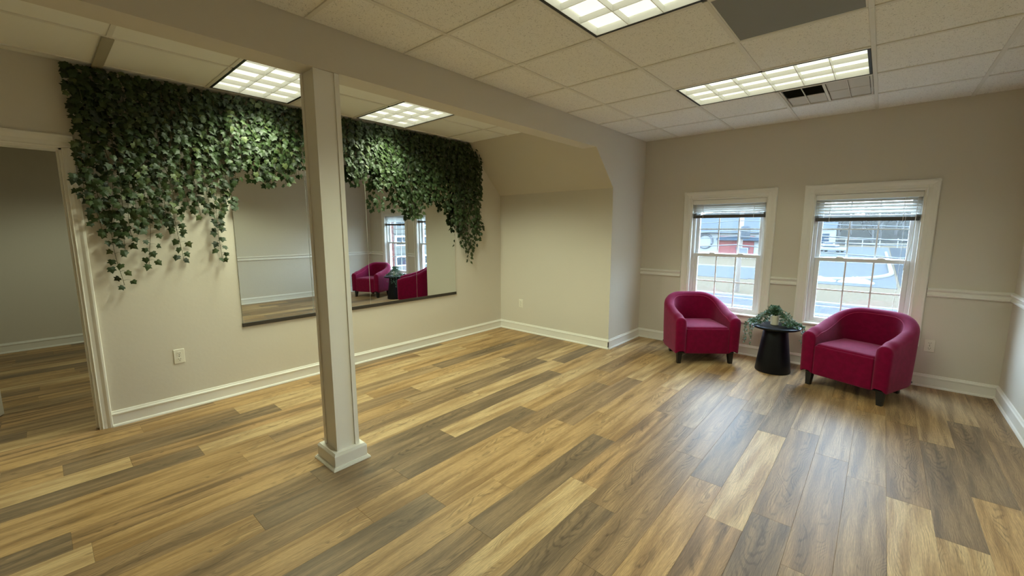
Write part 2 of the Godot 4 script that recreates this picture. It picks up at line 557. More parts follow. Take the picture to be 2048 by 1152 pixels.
# ------------------------------------------------------------------ floor of boards
func plank_mesh(w: float, l: float, v0: float) -> ArrayMesh:
	var b := 0.0007
	var st := new_st()
	st.set_smooth_group(-1)
	var hx := w / 2.0
	var hz := l / 2.0
	var t := 0.0
	var y := -b
	var top := [Vector3(-hx + b, t, -hz + b), Vector3(hx - b, t, -hz + b), Vector3(hx - b, t, hz - b), Vector3(-hx + b, t, hz - b)]
	var edge := [Vector3(-hx, y, -hz), Vector3(hx, y, -hz), Vector3(hx, y, hz), Vector3(-hx, y, hz)]
	var low := []
	for p in edge: low.append(Vector3(p.x, -0.006, p.z))
	var faces := [[top[0], top[1], top[2], top[3]]]
	for k in 4:
		var j := (k + 1) % 4
		faces.append([top[k], top[j], edge[j], edge[k]])
		faces.append([edge[k], edge[j], low[j], low[k]])
	for f in faces:
		for q in [[0, 1, 2], [0, 2, 3]]:
			for i in q:
				var p: Vector3 = f[i]
				st.set_uv(Vector2(p.x / w + 0.5, v0 + (p.z + hz) / 1.22))
				st.add_vertex(p)
	return done(st)

func build_floor() -> void:
	var floor_ := struct_node("floor", "wood-look plank floor in tan and grey-brown")
	part("subfloor", span(Vector3(XFAR - 0.12, -0.2, -0.16), Vector3(XR + 0.12, -0.006, ZB + 0.12)), M.sub, floor_)
	var w := 0.1754
	var x0 := -0.332
	var l := 1.22
	# where the end joints of some rows lie (measured), and the tone of single boards: row, z of its far end -> tone
	var joints := {-31: 0.29, -30: 0.66, -29: 0.45, -28: 0.74, -27: 0.76, -26: 0.08, -25: 0.02, -24: 1.02, -23: 0.32, -22: 0.29, -21: 1.21, -20: 0.57, -19: 1.02, -18: 0.58, -17: 0.78, -16: 0.18, -15: 0.77, -14: 1.06, -13: 0.64, -12: 0.90, -11: 0.82, -10: 0.08, -9: 4.40, -8: 5.37, -7: 5.08, -6: 4.75, -5: 4.38, -4: 0.93, -3: 5.37, -2: 5.31, -1: 0.72, 0: 3.52, 1: 0.37, 2: 3.14, 3: 4.04, 4: 0.04, 5: 4.05, 6: 3.38, 7: 1.06, 8: 2.67, 9: 2.90, 10: 1.99, 11: 0.58, 12: 0.88, 13: 1.07, 14: 2.39, 15: 1.42, 16: 0.87, 17: 1.12, 18: 0.48, 19: 0.98}
	var tones := {"10 2": 1, "9 2": 3, "7 1": 5, "5 1": 1, "3 1": 1, "0 0": 1, "9 1": 5, "10 1": 3, "11 1": 5, "14 2": 1, "15 1": 5, "15 2": 3, "16 1": 3, "17 0": 2, "15 3": 1, "11 2": 2, "12 2": 2, "13 2": 5, "13 1": 5, "9 3": 0, "10 3": 4, "11 3": 3, "8 3": 2, "6 3": 1, "5 3": 3, "4 3": 0, "3 3": 0, "1 2": 0, "2 2": 2, "1 1": 2, "3 2": 2, "12 1": 5, "14 1": 2, "3 4": 3, "2 3": 0, "0 2": 1, "0 3": 3, "-1 3": 3, "0 4": 0, "1 4": 2, "-3 4": 4, "-4 4": 0, "-2 5": 1, "-1 4": 2, "-5 4": 0, "-6 4": 3, "-7 5": 1, "-8 5": 0, "-8 4": 3, "-9 3": 1, "-5 3": 2, "-6 3": 1, "-4 3": 0, "-3 3": 2, "-2 3": 1}
	rng.seed = 77
	var weight := [0, 0, 0, 1, 2, 2, 3, 4, 4, 5, 5]
	for k in range(-31, 20):
		var xa := x0 + w * k
		var xb := xa + w
		var lo := 0.0
		var hi := ZB
		var xlo := XM - 0.13
		if xb < XM + 0.001:
			lo = 4.3
			hi = 7.3
			xlo = XFAR
		xa = maxf(xa, xlo)
		xb = minf(xb, XR)
		if xb - xa < 0.02: continue
		var start: float = joints[k] if joints.has(k) else rng.randf() * l
		start = fposmod(start, l) - l
		var i := 0
		while start < hi:
			var a := maxf(start, lo)
			var b := minf(start + l, hi)
			var tone: int = weight[rng.randi() % weight.size()]
			var key := "%d %d" % [k, i]
			var pick := rng.randi() % 2
			if tones.has(key): tone = tones[key]
			if b - a > 0.03:
				part("plank", plank_mesh(xb - xa - 0.0004, b - a - 0.0004, (a - start) / l), M.wood[tone * 2 + pick], floor_, Vector3((xa + xb) / 2, 0, (a + b) / 2))
			start += l
			i += 1

# ------------------------------------------------------------------ ceiling
func build_ceiling() -> void:
	var c := struct_node("ceiling", "dropped ceiling of square mineral tiles in a metal grid")
	part("slab", span(Vector3(XFAR - 0.12, H + 0.17, -0.16), Vector3(XR + 0.12, H + 0.25, ZB + 0.12)), M.tile_plain, c)
	var pst := new_st()       # round the added light of the next room
	span_box(pst, Vector3(XFAR, H, 3.0), Vector3(-4.29, H + 0.03, ZB))
	span_box(pst, Vector3(-4.3 + 2 * G - 0.01, H, 3.0), Vector3(XM - 0.12, H + 0.03, ZB))
	span_box(pst, Vector3(-4.29, H, 3.0), Vector3(-4.31 + 2 * G, H + 0.03, 4.61))
	span_box(pst, Vector3(-4.29, H, 4.59 + G), Vector3(-4.31 + 2 * G, H + 0.03, ZB))
	part("plaster", done(pst), M.tile_plain, c)
	var zr := [0.0]
	for j in 12:
		var z := 0.6069 + j * G
		if z < ZB - 0.05: zr.append(z)
	zr.append(ZB)
	var xr := [X1, 0.0, G, 2 * G, 3 * G, 4 * G, XR]
	var zl := []
	for j in range(0, 11):
		var z := 1.27 + j * G
		if z < ZB - 0.05: zl.append(z)
	zl[0] = Z1 + H - KNEE
	zl.append(ZB)
	var xl := [XM, -2.095, -2.095 + G, -2.095 + 2 * G, XL]
	for side in 2:
		var xs: Array = xr if side == 0 else xl
		var zs: Array = zr if side == 0 else zl
		for i in xs.size() - 1:
			for j in zs.size() - 1:
				var mx: float = (xs[i] + xs[i + 1]) / 2
				var mz: float = (zs[j] + zs[j + 1]) / 2
				var free := false
				for f in FITTINGS:
					if mx > f[0] and mx < f[1] and mz > f[2] and mz < f[3]: free = true
				if free: continue
				var sx: float = xs[i + 1] - xs[i] - 0.004
				var sz: float = zs[j + 1] - zs[j] - 0.004
				var m: Material = M.tile if side == 0 else M.tile_plain
				part("ceiling_tile", box(Vector3(sx, 0.015, sz), 0.003), m, c, Vector3(mx, H + 0.0115, mz))
		for i in range(1, xs.size() - 1):
			for j in zs.size() - 1:
				if over_fitting(xs[i], (zs[j] + zs[j + 1]) / 2): continue
				part("grid_bar", box(Vector3(0.024, 0.008, zs[j + 1] - zs[j] - 0.001), 0.001), M.bar, c, Vector3(xs[i], H + 0.002, (zs[j] + zs[j + 1]) / 2))
		for j in range(1, zs.size() - 1):
			for i in xs.size() - 1:
				if over_fitting((xs[i] + xs[i + 1]) / 2, zs[j]): continue
				part("grid_bar", box(Vector3(xs[i + 1] - xs[i] - 0.025, 0.008, 0.024), 0.001), M.bar, c, Vector3((xs[i] + xs[i + 1]) / 2, H + 0.002, zs[j]))
	# wider, darker strip across the ceiling in front of the doorway
	part("dark_strip", box(Vector3(-2.095 + G - XM, 0.014, 0.055), 0.002), M.strip, c, Vector3((XM - 2.095 + G) / 2, H - 0.004, 4.93))
	# lay-in panel of plain grey
	var p := thing("ceiling_panel", Vector3(2.5 * G, H, 2.741), 0, "plain grey flat panel in the ceiling grid beside the long light", "panel")
	part("panel_face", box(Vector3(G - 0.03, 0.01, G - 0.03), 0.002), M.grey_panel, p, Vector3(0, 0.006, 0))
	part("panel_rim", ring_frame(G - 0.024, G - 0.024, 0.008, 0.006), M.bar, p)

const FITTINGS := [[0.6096, 1.8288, 1.2165, 1.8261], [0.6096, 1.8288, 3.0453, 3.6549], [-2.095, -0.876, 2.4892, 3.0988], [-2.095, -0.876, 3.7084, 4.318], [1.2192, 1.8288, 0.6069, 1.2165], [1.2192, 1.8288, 2.4357, 3.0453]]

func over_fitting(x: float, z: float) -> bool:
	for f in FITTINGS:
		if x > f[0] + 0.02 and x < f[1] - 0.02 and z > f[2] + 0.02 and z < f[3] - 0.02: return true
	return false

# rectangular frame lying in xz, w x d outside, bar width b, height t, hanging from y = 0 upward
func ring_frame(w: float, d: float, b: float, t: float) -> ArrayMesh:
	var st := new_st()
	span_box(st, Vector3(-w / 2, 0, -d / 2), Vector3(w / 2, t, -d / 2 + b), 0.0008)
	span_box(st, Vector3(-w / 2, 0, d / 2 - b), Vector3(w / 2, t, d / 2), 0.0008)
	span_box(st, Vector3(-w / 2, 0, -d / 2 + b), Vector3(-w / 2 + b, t, d / 2 - b), 0.0008)
	span_box(st, Vector3(w / 2 - b, 0, -d / 2 + b), Vector3(w / 2, t, d / 2 - b), 0.0008)
	return done(st)

func troffer(x0: float, z0: float, label: String, energy := 1.0) -> void:
	var w := 2 * G
	var d := G
	var t := thing("ceiling_light", Vector3(x0 + w / 2, H, z0 + d / 2), 0, label, "ceiling light", "recessed fluorescent lights with square louvres")
	part("frame", ring_frame(w - 0.028, d - 0.028, 0.016, 0.012), M.dark_frame, t, Vector3(0, -0.002, 0))
	var iw := w - 0.062
	var id := d - 0.062
	# white housing above
	var st := new_st()
	for s in [-1.0, 1.0]:
		span_box(st, Vector3(-iw / 2 - 0.008, 0.0, s * (id / 2)), Vector3(iw / 2 + 0.008, 0.115, s * (id / 2 + 0.008)))
		span_box(st, Vector3(s * iw / 2, 0.0, -id / 2), Vector3(s * (iw / 2 + 0.008), 0.115, id / 2))
	span_box(st, Vector3(-iw / 2, 0.107, -id / 2), Vector3(iw / 2, 0.115, id / 2))
	part("housing", done(st), M.louver, t)
	part("lamp_diffuser", box(Vector3(iw - 0.01, 0.01, id - 0.01), 0.002), M.glow, t, Vector3(0, 0.042, 0))
	for k in range(1, 6):
		part("louver_blade", blade(id), M.louver, t, Vector3(-iw / 2 + iw * k / 6, 0, 0), Vector3(0, PI / 2, 0))
	for k in range(1, 3):
		part("louver_blade", blade(iw), M.louver, t, Vector3(0, 0.001, -id / 2 + id * k / 3))
	# the louvres hold the light back from the ceiling and the tops of the walls
	for k in 3:
		var a := SpotLight3D.new()
		a.name = "lamp_light"
		a.light_energy = LAMP_ENERGY * energy / 3.0
		a.light_color = LAMP_COLOR
		a.light_size = 0.1
		a.shadow_enabled = true
		a.spot_range = 14.0
		a.spot_attenuation = 2.0
		a.spot_angle = 73.0
		a.spot_angle_attenuation = 0.4
		t.add_child(a, true)
		a.position = Vector3((k - 1) * 0.38, -0.105, 0)
		a.rotation.x = -PI / 2

func blade(l: float) -> ArrayMesh:
	var key := "blade %.3f" % l
	if not boxes.has(key):
		boxes[key] = prism_mesh(PackedVector2Array([Vector2(-0.002, 0.0), Vector2(0.002, 0.0), Vector2(0.0025, 0.015), Vector2(0.0032, 0.032), Vector2(-0.0032, 0.032), Vector2(-0.0025, 0.015)]), Vector3(-l / 2, 0.001, 0), Vector3(0, 0, 1), Vector3(0, 1, 0), Vector3(l, 0, 0))
	return boxes[key]

func build_lamps() -> void:
	troffer(0.6096, 1.2165, "long recessed louvred light nearest the windows, beside the vent", 0.2)
	troffer(0.6096, 3.0453, "recessed louvred light beside the plain grey ceiling panel")
	troffer(-2.095, 2.4892, "recessed louvred light above the ivy, between post and boxed corner")
	troffer(-2.095, 3.7084, "recessed louvred light above the ivy, partly hidden by the post")
	troffer(-4.3, 4.6, "added unseen recessed louvred light to brighten the room beyond the doorway", 0.55)  # lamp added out of view to brighten the next room
	# vent: frame, eight cells, two of them open to the dark duct
	var v := thing("ceiling_vent", Vector3(2.5 * G, H, 0.9117), 0, "square ceiling vent of eight cells, two of them open and dark", "vent")
	var s := G - 0.03
	part("frame", ring_frame(s, s, 0.014, 0.01), M.vent, v)
	part("duct", box(Vector3(s, 0.004, s), 0), M.duct, v, Vector3(0, 0.06, 0))
	var cw := (s - 0.028 - 0.018) / 4.0
	var cd := (s - 0.028 - 0.006) / 2.0
	for i in 4:
		for j in 2:
			var cx := -s / 2 + 0.014 + cw * (i + 0.5) + (0.018 if i > 1 else 0.0)
			var cz := -s / 2 + 0.014 + cd * (j + 0.5) + 0.006 * j
			if i < 2 and j == 1:
				for b in 7:
					part("louver_blade", box(Vector3(cw - 0.006, 0.02, 0.002)), M.vent_dark, v, Vector3(cx, 0.018, cz - cd / 2 + cd * (b + 0.5) / 7), Vector3(0.6, 0, 0))
			else:
				part("louver_cell", box(Vector3(cw - 0.008, 0.006, cd - 0.004), 0.002), M.vent, v, Vector3(cx, 0.009, cz))
	for i in 3:
		part("divider", box(Vector3(0.018 if i == 1 else 0.006, 0.008, s - 0.028), 0.001), M.bar, v, Vector3([-cw - 0.009, 0.0, cw + 0.009][i], 0.004, 0))

# ------------------------------------------------------------------ windows
func build_window(n: int, x0: float, x1: float, label: String) -> void:
	var w := struct_node("window_%d" % n, label)
	var y0 := 0.455
	var y1 := 1.808
	var lo := 0.37
	part("casing", mould(CASE, Vector3(x0 + 0.002, lo, 0), Vector3(x0 + 0.002, y1 + 0.086, 0), Vector3(0, 0, 1), Vector3(-1, 0, 0)), M.trim, w)
	part("casing", mould(CASE, Vector3(x1 - 0.002, lo, 0), Vector3(x1 - 0.002, y1 + 0.086, 0), Vector3(0, 0, 1), Vector3(1, 0, 0)), M.trim, w)
	part("head_casing", mould(CASE, Vector3(x0 - 0.086, y1 - 0.002, 0), Vector3(x1 + 0.086, y1 - 0.002, 0), Vector3(0, 0, 1)), M.trim, w)
	part("apron", mould(CASE, Vector3(x0, y0 + 0.002, 0), Vector3(x1, y0 + 0.002, 0), Vector3(0, 0, 1), Vector3(0, -1, 0)), M.trim, w)
	part("stool", span(Vector3(x0, y0 - 0.004, -0.1), Vector3(x1, y0 + 0.016, 0.03), 0.004), M.trim, w)
	part("jamb", span(Vector3(x0 - 0.001, y0, -0.16), Vector3(x0 + 0.014, y1, 0.001), 0.001), M.trim, w)
	part("jamb", span(Vector3(x1 - 0.014, y0, -0.16), Vector3(x1 + 0.001, y1, 0.001), 0.001), M.trim, w)
	part("head_jamb", span(Vector3(x0, y1 - 0.014, -0.16), Vector3(x1, y1 + 0.001, 0.001), 0.001), M.trim, w)
	# vinyl frame and two sashes, three panes wide and two high each
	var fx0 := x0 + 0.014
	var fx1 := x1 - 0.014
	var st := new_st()
	for a in [[fx0, fx0 + 0.03], [fx1 - 0.03, fx1]]:
		span_box(st, Vector3(a[0], y0, -0.15), Vector3(a[1], y1 - 0.014, -0.05), 0.002)
	span_box(st, Vector3(fx0, y0, -0.15), Vector3(fx1, y0 + 0.03, -0.05), 0.002)
	span_box(st, Vector3(fx0, y1 - 0.04, -0.15), Vector3(fx1, y1 - 0.014, -0.05), 0.002)
	part("frame", done(st), M.vinyl, w)
	var mid := 1.138
	sash(w, fx0 + 0.03, fx1 - 0.03, y0 + 0.028, mid + 0.02, -0.08, 0.042)
	sash(w, fx0 + 0.03, fx1 - 0.03, mid - 0.014, y1 - 0.04, -0.116, 0.036)
	for k in [0.3, 0.7]:
		part("sash_lock", prism_mesh(PackedVector2Array([Vector2(-0.035, 0), Vector2(0.035, 0), Vector2(0.02, 0.012), Vector2(-0.02, 0.012)]), Vector3(lerpf(fx0, fx1, k), mid + 0.02, -0.095), Vector3(1, 0, 0), Vector3(0, 1, 0), Vector3(0, 0, 0.03)), M.vinyl, w)

func sash(parent: Node3D, xa: float, xb: float, ya: float, yb: float, z: float, b: float) -> void:
	var st := new_st()
	var t := 0.017
	span_box(st, Vector3(xa, ya, z - t), Vector3(xa + b, yb, z + t), 0.003)
	span_box(st, Vector3(xb - b, ya, z - t), Vector3(xb, yb, z + t), 0.003)
	span_box(st, Vector3(xa + b, ya, z - t), Vector3(xb - b, ya + b, z + t), 0.003)
	span_box(st, Vector3(xa + b, yb - b * 0.85, z - t), Vector3(xb - b, yb, z + t), 0.003)
	var o := part("sash", done(st), M.vinyl, parent)
	var gx0 := xa + b
	var gx1 := xb - b
	var gy0 := ya + b
	var gy1 := yb - b * 0.85
	for k in [1, 2]:
		var x := lerpf(gx0, gx1, k / 3.0)
		part("muntin", span(Vector3(x - 0.007, gy0, z - 0.004), Vector3(x + 0.007, gy1, z + 0.004), 0.001), M.vinyl, o)
	var ym := (gy0 + gy1) / 2
	part("muntin", span(Vector3(gx0, ym - 0.007, z - 0.004), Vector3(gx1, ym + 0.007, z + 0.004), 0.001), M.vinyl, o)
	for i in 3:
		for j in 2:
			var a := Vector3(lerpf(gx0, gx1, i / 3.0), lerpf(gy0, gy1, j / 2.0), z)
			var e := Vector3(lerpf(gx0, gx1, (i + 1) / 3.0), lerpf(gy0, gy1, (j + 1) / 2.0), z)
			part("pane", box(Vector3(e.x - a.x - 0.012, e.y - a.y - 0.012, 0.002)), M.glass, o, (a + e) / 2)

func build_blind(x0: float, x1: float, low: float, loose: int, label: String, wand: bool) -> void:
	var y1 := 1.792
	var b := thing("window_blind", Vector3((x0 + x1) / 2, y1, -0.03), 0, label, "blind", "raised blinds in the two windows")
	var w := x1 - x0 - 0.036
	part("headrail", box(Vector3(w, 0.038, 0.04), 0.002), M.white, b, Vector3(0, -0.02, -0.008))
	part("valance", box(Vector3(w + 0.006, 0.05, 0.006), 0.002), M.white, b, Vector3(0, -0.026, 0.018))
	var slat_m: ArrayMesh
	var st := new_st()
	prism(st, PackedVector2Array([Vector2(-0.024, 0), Vector2(-0.012, 0.0022), Vector2(0, 0.003), Vector2(0.012, 0.0022), Vector2(0.024, 0), Vector2(0.012, 0.0007), Vector2(0, 0.0014), Vector2(-0.012, 0.0007)]), Vector3(-w / 2 + 0.004, 0, 0), Vector3(0, 0, 1), Vector3(0, 1, 0), Vector3(w - 0.008, 0, 0))
	slat_m = done(st)
	var bottom := low - y1
	var stack_top := bottom + 0.042 + 5 * 0.0046
	for k in loose:
		part("slat", slat_m, M.slat, b, Vector3(0, lerpf(-0.06, stack_top, (k + 0.2) / loose), -0.006), Vector3(0.62, 0, 0))
	for k in 5:
		part("slat", slat_m, M.slat, b, Vector3(0, bottom + 0.041 + k * 0.0046, -0.006))
	part("bottom_rail", box(Vector3(w - 0.008, 0.036, 0.044), 0.003), M.rail, b, Vector3(0, bottom + 0.02, -0.006))
	for k in [0.15, 0.85]:
		for z in [-0.029, 0.0185]:
			part("ladder_cord", box(Vector3(0.0035, -0.05 - bottom, 0.0012)), M.white, b, Vector3(lerpf(-w / 2, w / 2, k), (bottom - 0.05) / 2, z))
	if wand:
		part("wand", tube_mesh(PackedVector3Array([Vector3(w / 2 - 0.03, -0.05, 0.024), Vector3(w / 2 - 0.035, -0.4, 0.034), Vector3(w / 2 - 0.07, -0.72, 0.03)]), 0.003, 0.004), M.white, b)
		part("lift_cord", tube_mesh(PackedVector3Array([Vector3(w / 2 - 0.1, -0.05, 0.024), Vector3(w / 2 - 0.1, -0.9, 0.026), Vector3(w / 2 - 0.115, -1.2, 0.026)]), 0.0012, 0.0012, 4), M.white, b)

# ------------------------------------------------------------------ post
func build_column() -> void:
	var c := thing("support_column", Vector3(-0.508, 0, 4.168), 0, "square cream painted post with corner boards under the ceiling beam", "column")
	var hx := 0.078
	var hz := 0.066
	part("shaft", span(Vector3(-hx, 0.05, -hz), Vector3(hx, HS, hz), 0.002), M.trim, c)
	for s in [[-1, -1], [1, -1], [1, 1], [-1, 1]]:
		var st := new_st()
		var bw := 0.03
		var t := 0.007
		var poly := PackedVector2Array([Vector2(hx + t, hz + t), Vector2(hx + t, hz + t - bw), Vector2(hx, hz + t - bw), Vector2(hx, hz), Vector2(hx + t - bw, hz), Vector2(hx + t - bw, hz + t)])
		var q := PackedVector2Array()
		for p in poly: q.append(Vector2(p.x * s[0], p.y * s[1]))
		if s[0] == -1 or s[1] == 1:
			prism(st, q, Vector3(0, 0.08, 0), Vector3(1, 0, 0), Vector3(0, 0, 1), Vector3(0, HS - 0.082, 0))
			part("corner_board", done(st), M.trim, c)
		else:
			prism(st, PackedVector2Array([Vector2(hx * 1.0, (hz - 0.02) * s[1]), Vector2(hx + 0.007, (hz - 0.02) * s[1]), Vector2(hx + 0.007, (hz + 0.007) * s[1]), Vector2(hx, (hz + 0.007) * s[1])]), Vector3(0, 0.08, 0), Vector3(1, 0, 0), Vector3(0, 0, 1), Vector3(0, HS - 0.082, 0))
			part("corner_board", done(st), M.trim, c)
	var plinth := part("plinth", span(Vector3(-0.118, 0, -0.106), Vector3(0.118, 0.085, 0.106), 0.002), M.trim, c)
	var st2 := new_st()
	for k in 4:
		var f := k / 3.0
		span_box(st2, Vector3(-0.118 + 0.008 * f, 0.085 + 0.004 * k, -0.106 + 0.008 * f), Vector3(0.118 - 0.008 * f, 0.089 + 0.004 * k, 0.106 - 0.008 * f), 0.001)
	part("cap_moulding", done(st2), M.trim, plinth)
	var st3 := new_st()
	for k in 4:
		var o := 0.016 * cos(PI / 2 * k / 4.0)
		span_box(st3, Vector3(-0.118 - o, 0.005 * k, -0.106 - o), Vector3(0.118 + o, 0.005 * k + 0.005, 0.106 + o), 0.001)
	part("shoe_moulding", done(st3), M.trim, plinth)

# ------------------------------------------------------------------ mirror, outlets
func build_mirror() -> void:
	var m := thing("wall_mirror", Vector3(XM, 0.6, 0), 0, "wide frameless wall mirror of four panels under the hanging ivy", "mirror")
	var za := 1.72
	var zb := 4.197
	var n := 4
	for k in n:
		var a := lerpf(za, zb, k / float(n)) + 0.0012
		var b := lerpf(za, zb, (k + 1) / float(n)) - 0.0012
		part("mirror_panel", span(Vector3(0.004, 0.018, a), Vector3(0.010, 1.49, b), 0.0012), M.mirror, m)
	part("backing", span(Vector3(0.0, 0.016, za), Vector3(0.004, 1.49, zb)), M.louver, m)
	part("bottom_channel", span(Vector3(0.0, 0.0, za - 0.004), Vector3(0.016, 0.034, zb + 0.004), 0.002), M.mirror_edge, m)
	part("top_channel", span(Vector3(0.0, 1.486, za - 0.004), Vector3(0.014, 1.498, zb + 0.004), 0.002), M.mirror_edge, m)

func build_outlet(at: Vector3, turn: float, label: String) -> void:
	var o := thing("wall_outlet", at, turn, label, "outlet", "duplex wall outlets")
	part("cover_plate", span(Vector3(-0.036, -0.058, 0), Vector3(0.036, 0.058, 0.006), 0.003), M.outlet, o)
	for y in [-0.024, 0.024]:
		var poly := PackedVector2Array()
		for k in 16:
			var t := TAU * k / 16
			poly.append(Vector2(cos(t) * 0.017, clampf(sin(t) * 0.017, -0.0135, 0.0135)))
		var f := part("receptacle", prism_mesh(poly, Vector3(0, y, 0.0055), Vector3(1, 0, 0), Vector3(0, 1, 0), Vector3(0, 0, 0.003)), M.outlet, o)
		for x in [-0.007, 0.007]:
			part("slot", box(Vector3(0.0026, 0.008, 0.001)), M.outlet_dark, f, Vector3(x, y + 0.003, 0.0086))
		part("slot", box(Vector3(0.005, 0.005, 0.001)), M.outlet_dark, f, Vector3(0, y - 0.008, 0.0086))
	part("screw", lathe(PackedVector2Array([Vector2(0, 0.0015), Vector2(0.003, 0.001), Vector2(0.0035, 0)]), 10), M.outlet_dark, o, Vector3(0, 0, 0.006), Vector3(PI / 2, 0, 0))

# ------------------------------------------------------------------ tub chair
func chair_path(s: float) -> Array:   # s from -1 (front of one arm) over 0 (middle of the back) to 1: [point, outward]
	var a := 0.335
	var zc := -0.03
	var dz := 0.30
	var straight := 0.31
	var arc := 0.505
	var total := straight + arc
	var d := absf(s) * total
	var sg := signf(s) if s != 0.0 else 1.0
	if d > arc:
		return [Vector3(sg * a, 0, zc + (d - arc)), Vector3(sg, 0, 0)]
	var t := d / arc * PI / 2
	# fuller than an ellipse at the corners
	var cx := signf(sin(t)) * pow(absf(sin(t)), 0.82) * a
	var cz := -pow(absf(cos(t)), 0.82) * dz
	var nn := Vector3(sin(t) / a, 0, -cos(t) / dz).normalized()
	return [Vector3(sg * cx, 0, zc + cz), Vector3(sg * nn.x, 0, nn.z)]

func chair_shell() -> Array:
	var st := new_st()
	st.set_smooth_group(0)
	var pipe := PackedVector3Array()
	var rings := []
	var steps := 64
	var samples := []
	for k in range(0, 5): samples.append([-1.0, 1.0 - k / 4.0])      # rounded front of the first arm
	for k in range(1, steps): samples.append([-1.0 + 2.0 * k / steps, 0.0])
	for k in range(0, 5): samples.append([1.0, k / 4.0])
	for smp in samples:
		var s: float = smp[0]
		var q := chair_path(s)
		var p: Vector3 = q[0]
		var n: Vector3 = q[1]
		var e: float = smp[1]
		var inset := 0.028 * (1.0 - sqrt(maxf(0.0, 1.0 - e * e)))
		p += Vector3(0, 0, 0.028 * e)
		var f := absf(s)
		var h := lerpf(0.715, 0.545, smoothstep(0.12, 0.92, f))
		h -= 0.03 * smoothstep(0.88, 1.0, f) + inset
		var t := lerpf(0.105, 0.115, smoothstep(0.3, 0.9, f))
		var lean := lerpf(0.018, 0.008, f)
		var r := t / 2.0 - inset
		var y0 := 0.122 + inset
		var ring := []
		for y in [y0, y0 + 0.012, 0.22, 0.34]:
			ring.append(p + n * ((-inset - (0.006 if y == y0 else 0.0)) + lean * (y - 0.12) / 0.4) + Vector3(0, y, 0))
		var cen := p + n * (-t / 2.0 + lean)
		for k in 9:
			var th := PI * k / 8.0
			ring.append(cen + n * cos(th) * r + Vector3(0, h - r + sin(th) * r, 0))
		for y in [h - r - 0.06, 0.36, 0.22, y0]:
			ring.append(p + n * (-t + inset + lean * 0.6) + Vector3(0, y, 0))
		if e == 0.0: pipe.append(cen - n * (r - 0.004) + Vector3(0, h - r + 0.012, 0))
		rings.append(ring)
	for k in rings.size() - 1:
		for i in rings[k].size() - 1:
			for v in [rings[k][i], rings[k][i + 1], rings[k + 1][i + 1], rings[k][i], rings[k + 1][i + 1], rings[k + 1][i]]:
				st.set_uv(Vector2(v.x, v.y))
				st.add_vertex(v)
	for e in [0, rings.size() - 1]:
		var c := Vector3.ZERO
		for v in rings[e]: c += v / rings[e].size()
		for i in rings[e].size():
			var a: Vector3 = rings[e][i]
			var b: Vector3 = rings[e][(i + 1) % rings[e].size()]
			for v in ([c, b, a] if e == 0 else [c, a, b]):
				st.set_uv(Vector2(v.x, v.y))
				st.add_vertex(v)
	return [done(st), pipe]

func make_chair() -> Node3D:
	var c := thing("tub_chair", Vector3.ZERO, 0, "", "armchair", "pair of magenta tub chairs")
	var shell := chair_shell()
	var body := part("backrest_and_arms", shell[0], M.velvet, c)
	part("piping", tube_mesh(shell[1], 0.0035, 0.0035, 6), M.piping, body)
	part("seat_cushion", rounded(Vector3(0.455, 0.15, 0.475), 0.032, 0.012), M.velvet, c, Vector3(0, 0.338, 0.056))
	part("front_panel", rounded(Vector3(0.452, 0.272, 0.05), 0.014), M.velvet, c, Vector3(0, 0.258, 0.276))
	part("underside", span(Vector3(-0.3, 0.118, -0.24), Vector3(0.3, 0.135, 0.27), 0.004), M.leg, c)
	for s in [[-1, 1], [1, 1], [-1, -1], [1, -1]]:
		var st := new_st()
		var z: float = 0.235 if s[1] > 0 else -0.215
		var x := 0.272 if s[1] > 0 else 0.2
		var top := []
		var bot := []
		for k in [[-1, -1], [1, -1], [1, 1], [-1, 1]]:
			top.append(Vector3(s[0] * x + k[0] * 0.027, 0.125, z + k[1] * 0.027))
			bot.append(Vector3(s[0] * (x + 0.004) + k[0] * 0.018, 0.0, z + s[1] * 0.006 + k[1] * 0.018))
		var cen := Vector3(s[0] * x, 0.06, z)
		st.set_smooth_group(-1)
		quad(st, top[0], top[1], top[2], top[3], cen)
		quad(st, bot[0], bot[1], bot[2], bot[3], cen)
		for k in 4: quad(st, top[k], top[(k + 1) % 4], bot[(k + 1) % 4], bot[k], cen)
		part("leg", done(st), M.leg, c)
	return c

func build_chairs() -> void:
	var a := make_chair()
	a.position = Vector3(0.485, 0, 0.455)
	a.rotation.y = deg_to_rad(39.4)
	a.set_meta("label", "magenta velvet tub chair beside the boxed corner, in front of the narrower window")
	var b: Node3D = a.duplicate()
	b.name = numbered("tub_chair")
	add_child(b)
	b.position = Vector3(1.922, 0, 0.515)
	b.rotation.y = deg_to_rad(-22.3)
	b.set_meta("label", "magenta velvet tub chair by the wall outlet, in front of the wider window")

